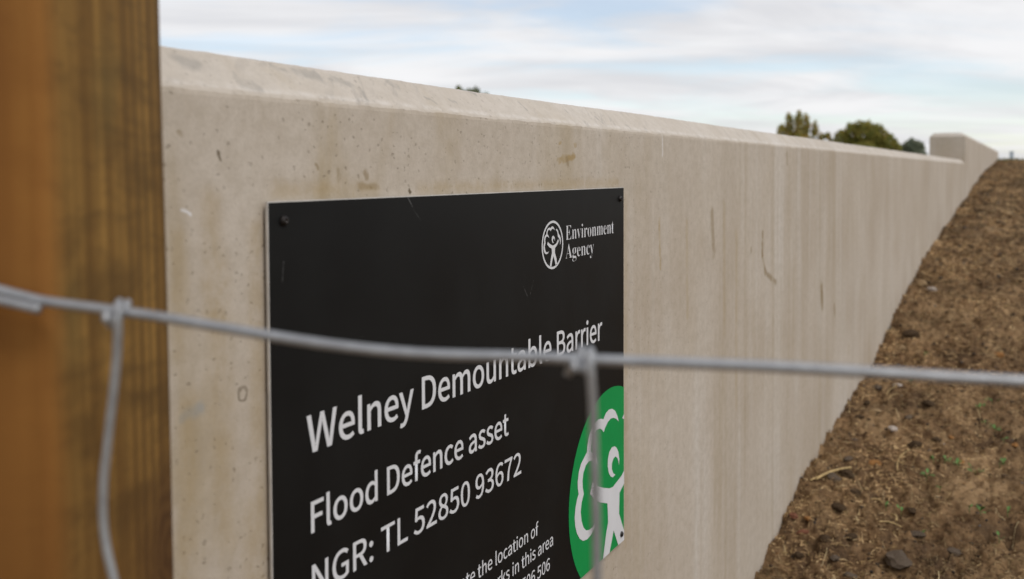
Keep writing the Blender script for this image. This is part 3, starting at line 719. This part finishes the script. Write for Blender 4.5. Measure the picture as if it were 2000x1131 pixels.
def leaf_mesh():
    V = [(0, 0, 0), (.32, .24, .10), (.72, .26, .16), (1, 0, .10), (.72, -.26, .16), (.32, -.24, .10), (.5, 0, .06)]
    return pydata('leaf', V, [(0, 6, 1), (1, 6, 2), (2, 6, 3), (3, 6, 4), (4, 6, 5), (5, 6, 0)], True)
LM = leaf_mesh()
SP = [(2.926, -.383), (2.704, -.331), (2.642, -.307), (2.542, -.324), (2.538, -.344), (2.244, -.235), (2.262, -.256), (2.248, -.284), (2.222, -.318), (2.280, -.362), (2.134, -.231), (2.074, -.261), (1.998, -.338), (2.014, -.318), (2.022, -.383), (1.920, -.372), (3.072, -.138), (2.800, -.130), (1.894, -.246), (1.972, -.173), (1.972, -.201), (2.410, -.366)]
rr = random.Random(8)
for k, (x, y) in enumerate(SP):
    s = empty('seedling', (x, y, gtop(x, y, .010)+.001))
    lab = {16: 'lone green seedling high on the bank close to the wall', 17: 'green seedling beside the pinkish white stone',
           18: 'green seedling growing against the flat grey flake', 19: 'green seedling at the end of the short greyish straw',
           5: 'leafy green seedling next to the end of the thin bent straw', 21: 'green seedling close to two small orange stone chips',
           16: 'lone green seedling high on the bank close to the wall', 0: 'leafy green seedling highest up the bank away from the wall'}.get(k, 'small green seedling sprouting from the bare brown bank')
    tag(s, lab, 'seedling', 'green seedlings on the bank')
    big_ = k in (0, 1, 2, 4, 5, 6, 7, 8, 9, 10, 12)
    obj('stem', tube('stem', [(0, 0, -.002), (.001, 0, .005), (0, .001, .010)], .0006, 5, sub=1), MAT['leaf'], s)
    for j in range(rr.randint(6, 9) if big_ else rr.randint(3, 5)):
        a = rr.uniform(0, 6.28); q = rr.uniform(.0085, .0145)*(1 if big_ else .8)
        d = rr.uniform(0, .013 if big_ else .005)
        l = obj('leaf', LM, MAT['leaf'], s, (d*math.cos(a), d*math.sin(a), .006+rr.uniform(0, .006)))
        l.scale = (q, q*.9, q); l.rotation_euler = (rr.uniform(-.4, .4), rr.uniform(-.7, .0), a+rr.uniform(-.5, .5))

# short green grass along the crest
def crest_grass():
    n = 9000; r = np.random.RandomState(21); x = 12.9+4.2*r.rand(n)**1.2; y = -4+8*r.rand(n)
    ok = ~((y > -.01) & (y < TK+.02) & (x < 13.86)); x, y = x[ok], y[ok]; n = len(x)
    z = ground_z(x, y); h = .02+.035*r.rand(n); a = r.rand(n)*6.28; wd = .003+.003*r.rand(n)
    p0 = np.stack([x, y, z-.004], -1); s = np.stack([np.cos(a), np.sin(a), 0*a], -1)*wd[:, None]
    p1 = p0+np.stack([(r.rand(n)-.5)*.03, (r.rand(n)-.5)*.03, h], -1)
    Q = np.stack([p0-s, p0+s, p1+s*.2, p1-s*.2], 1).reshape(-1, 3)
    base = np.array([(.085, .115, .025), (.13, .14, .04), (.19, .16, .065)])[r.randint(0, 3, n)]
    tag(obj('crest_grass', quads_mesh('crest_grass', Q, n, np.repeat(base, 4, axis=0)), MAT['fibre']), 'short green grass along the crest of the bank', 'grass', kind='stuff')
crest_grass()

mp = empty('marker_post', (28.0, .124, gz(28.0, .124)-.05))
tag(mp, 'faint grey blue post standing beyond the crest of the bank', 'post')
obj('shaft', box('shaft', -.045, .045, -.045, .045, 0, .40), MAT['marker'], mp)
obj('cap', box('cap', -.055, .055, -.055, .055, .4002, .425), MAT['marker'], mp)

# ------------------------------------------------------------------ trees on the plain behind the wall
def tree(name, label, px, py, lobes, trunk_h, trunk_r, pal, nleaf, lsize, seed, dens=.55):
    """lobes: (dx across, dy depth, z centre, radius across, radius up)"""
    r = np.random.RandomState(seed)
    base = ground_base(np.array([px]), np.array([py]))[0]
    root = empty(name, (px, py, base)); tag(root, label, 'tree', 'trees on the plain beyond the wall')
    d = Vector((px, py, 0)).normalized(); across = Vector((d.y, -d.x, 0))
    lobes = [(a, b, c-float(base), e, f) for a, b, c, e, f in lobes]
    # trunk and limbs
    V = []; F = []
    def limb(a, b, r0, r1):
        a, b = Vector(a), Vector(b); t = (b-a).normalized(); n = t.cross(Vector((.3, .9, .1))).normalized(); bn = t.cross(n); o = len(V)
        for i in range(4):
            f = i/3; c = a.lerp(b, f)+n*math.sin(f*3)*.06*(b-a).length; rad = r0+(r1-r0)*f
            for k in range(7): V.append(c+(n*math.cos(k*.8976)+bn*math.sin(k*.8976))*rad)
        for i in range(3):
            for k in range(7): F.append((o+i*7+k, o+i*7+(k+1) % 7, o+(i+1)*7+(k+1) % 7, o+(i+1)*7+k))
    limb((0, 0, -.3), (.1, .05, trunk_h), trunk_r, trunk_r*.6)
    for (lx, ly, lz, ra, ru) in lobes:
        p = across*lx+d*ly; limb((.05, .03, trunk_h*.85), (p.x, p.y, lz+ru*.3), trunk_r*.5, .03)
    obj('trunk', pydata('trunk', V, F, True), MAT['bark'], root)
    vol = np.array([l[3]*l[3]*l[4] for l in lobes])**.75; vol = vol/vol.sum(); Q = []; Cc = []
    for (lx, ly, lz, ra, ru), v in zip(lobes, vol):
        n = max(60, int(nleaf*v)); u = r.randn(n, 3); u /= np.linalg.norm(u, axis=1)[:, None]
        rad = (1-r.rand(n)**2*dens)
        rad *= 1+.14*np.sin(u[:, 0]*6+seed)*np.cos(u[:, 2]*7+lx)+.05*r.randn(n)
        q = u*rad[:, None]*[ra, ra, ru]
        P = np.array([across.x, across.y, 0])*(lx+q[:, :1])+np.array([d.x, d.y, 0])*(ly+q[:, 1:2])+np.array([0, 0, 1])*(lz+q[:, 2:3])
        t1 = r.randn(n, 3); t1 /= np.linalg.norm(t1, axis=1)[:, None]; t2 = np.cross(t1, r.randn(n, 3)); t2 /= np.linalg.norm(t2, axis=1)[:, None]
        s = lsize*1.25*(.6+.8*r.rand(n))[:, None]
        Q.append(np.stack([P-t1*s, P+t2*s*.55, P+t1*s, P-t2*s*.55], 1).reshape(-1, 3))
        c = 2.0*np.array(pal)[r.randint(0, len(pal), n)]*(.7+.6*r.rand(n))[:, None]; Cc.append(np.repeat(c, 4, axis=0))
    Q = np.concatenate(Q); obj('crown', quads_mesh('crown', Q, len(Q)//4, np.concatenate(Cc)), MAT['foliage'], root)
OL = [(.155, .15, .040), (.185, .165, .045), (.12, .13, .040), (.20, .15, .040)]
YL = [(.22, .19, .055), (.17, .165, .05), (.29, .18, .048), (.19, .18, .06)]
GR = [(.12, .14, .10), (.14, .155, .115), (.15, .15, .10)]
DK = [(.08, .09, .03), (.10, .105, .035)]
def at(dx, dy, D): return dx*D, dy*D-DIST
x, y = at(.9781, .208, 120)
tree('poplar_tree', 'tree with upright yellowish green plumes and gaps between them', x, y,
     [(-1.95, 0, 5.7, .50, 1.0), (-1.05, .3, 6.5, .52, 1.45), (0.05, -.3, 6.6, .50, 1.55), (.85, .2, 6.5, .48, 1.45), (1.85, 0, 5.9, .40, 1.05), (-.2, .6, 4.2, 2.1, 1.5), (2.6, .3, 5.0, .35, .6), (3.3, .2, 5.2, .35, .45)], 3.4, .22, YL, 5200, .15, 3)
x, y = at(.9892, .1465, 120)
tree('oak_tree', 'broad dense olive green tree with a rounded uneven crown', x, y,
     [(-2.6, 0, 4.6, .90, 1.35), (-1.4, .3, 5.2, 1.0, 1.6), (0, -.3, 5.3, 1.1, 1.6), (1.1, .2, 5.0, 1.1, 1.5), (2.3, 0, 4.2, 1.0, 1.35), (3.2, .1, 3.6, .7, 1.1), (0, .9, 3.2, 3.0, 1.7), (-3.8, .2, 4.3, .3, .6)], 2.6, .30, OL, 9000, .17, 5)
x, y = at(.9946, .1042, 200)
tree('willow_tree', 'small rounded grey green tree farther off beside the taller block', x, y,
     [(-.1, 0, 5.6, 1.6, 1.45), (.9, .3, 5.4, 1.3, 1.4), (-1.8, .2, 4.9, .9, 1.2), (.3, .5, 4.3, 2.0, 1.2)], 2.6, .30, GR, 4200, .22, 8)
x, y = at(.9918, .1278, 200)
tree('thorn_tree', 'little yellowish tree squeezed between the olive and grey green trees', x, y,
     [(-.2, 0, 5.1, 1.2, 1.3), (.9, .2, 4.8, 1.0, 1.1)], 2.2, .16, YL, 1500, .2, 12)
x, y = at(.8553, .5180, 100)
tree('elm_tree', 'dark tree of which only leaf tips show above the near wall', x, y,
     [(-1.03, 0, 9.55, .30, .60), (.15, .2, 9.25, .55, .62), (.75, 0, 9.30, .38, .68), (1.75, .1, 8.85, .40, .60), (-.4, .2, 7.6, 2.4, 1.7), (1.4, -.3, 7.0, 2.2, 1.6), (-2.4, .3, 6.4, 1.8, 1.6), (.2, .5, 5.4, 2.9, 1.6)], 4.0, .32, DK, 6500, .16, 15)
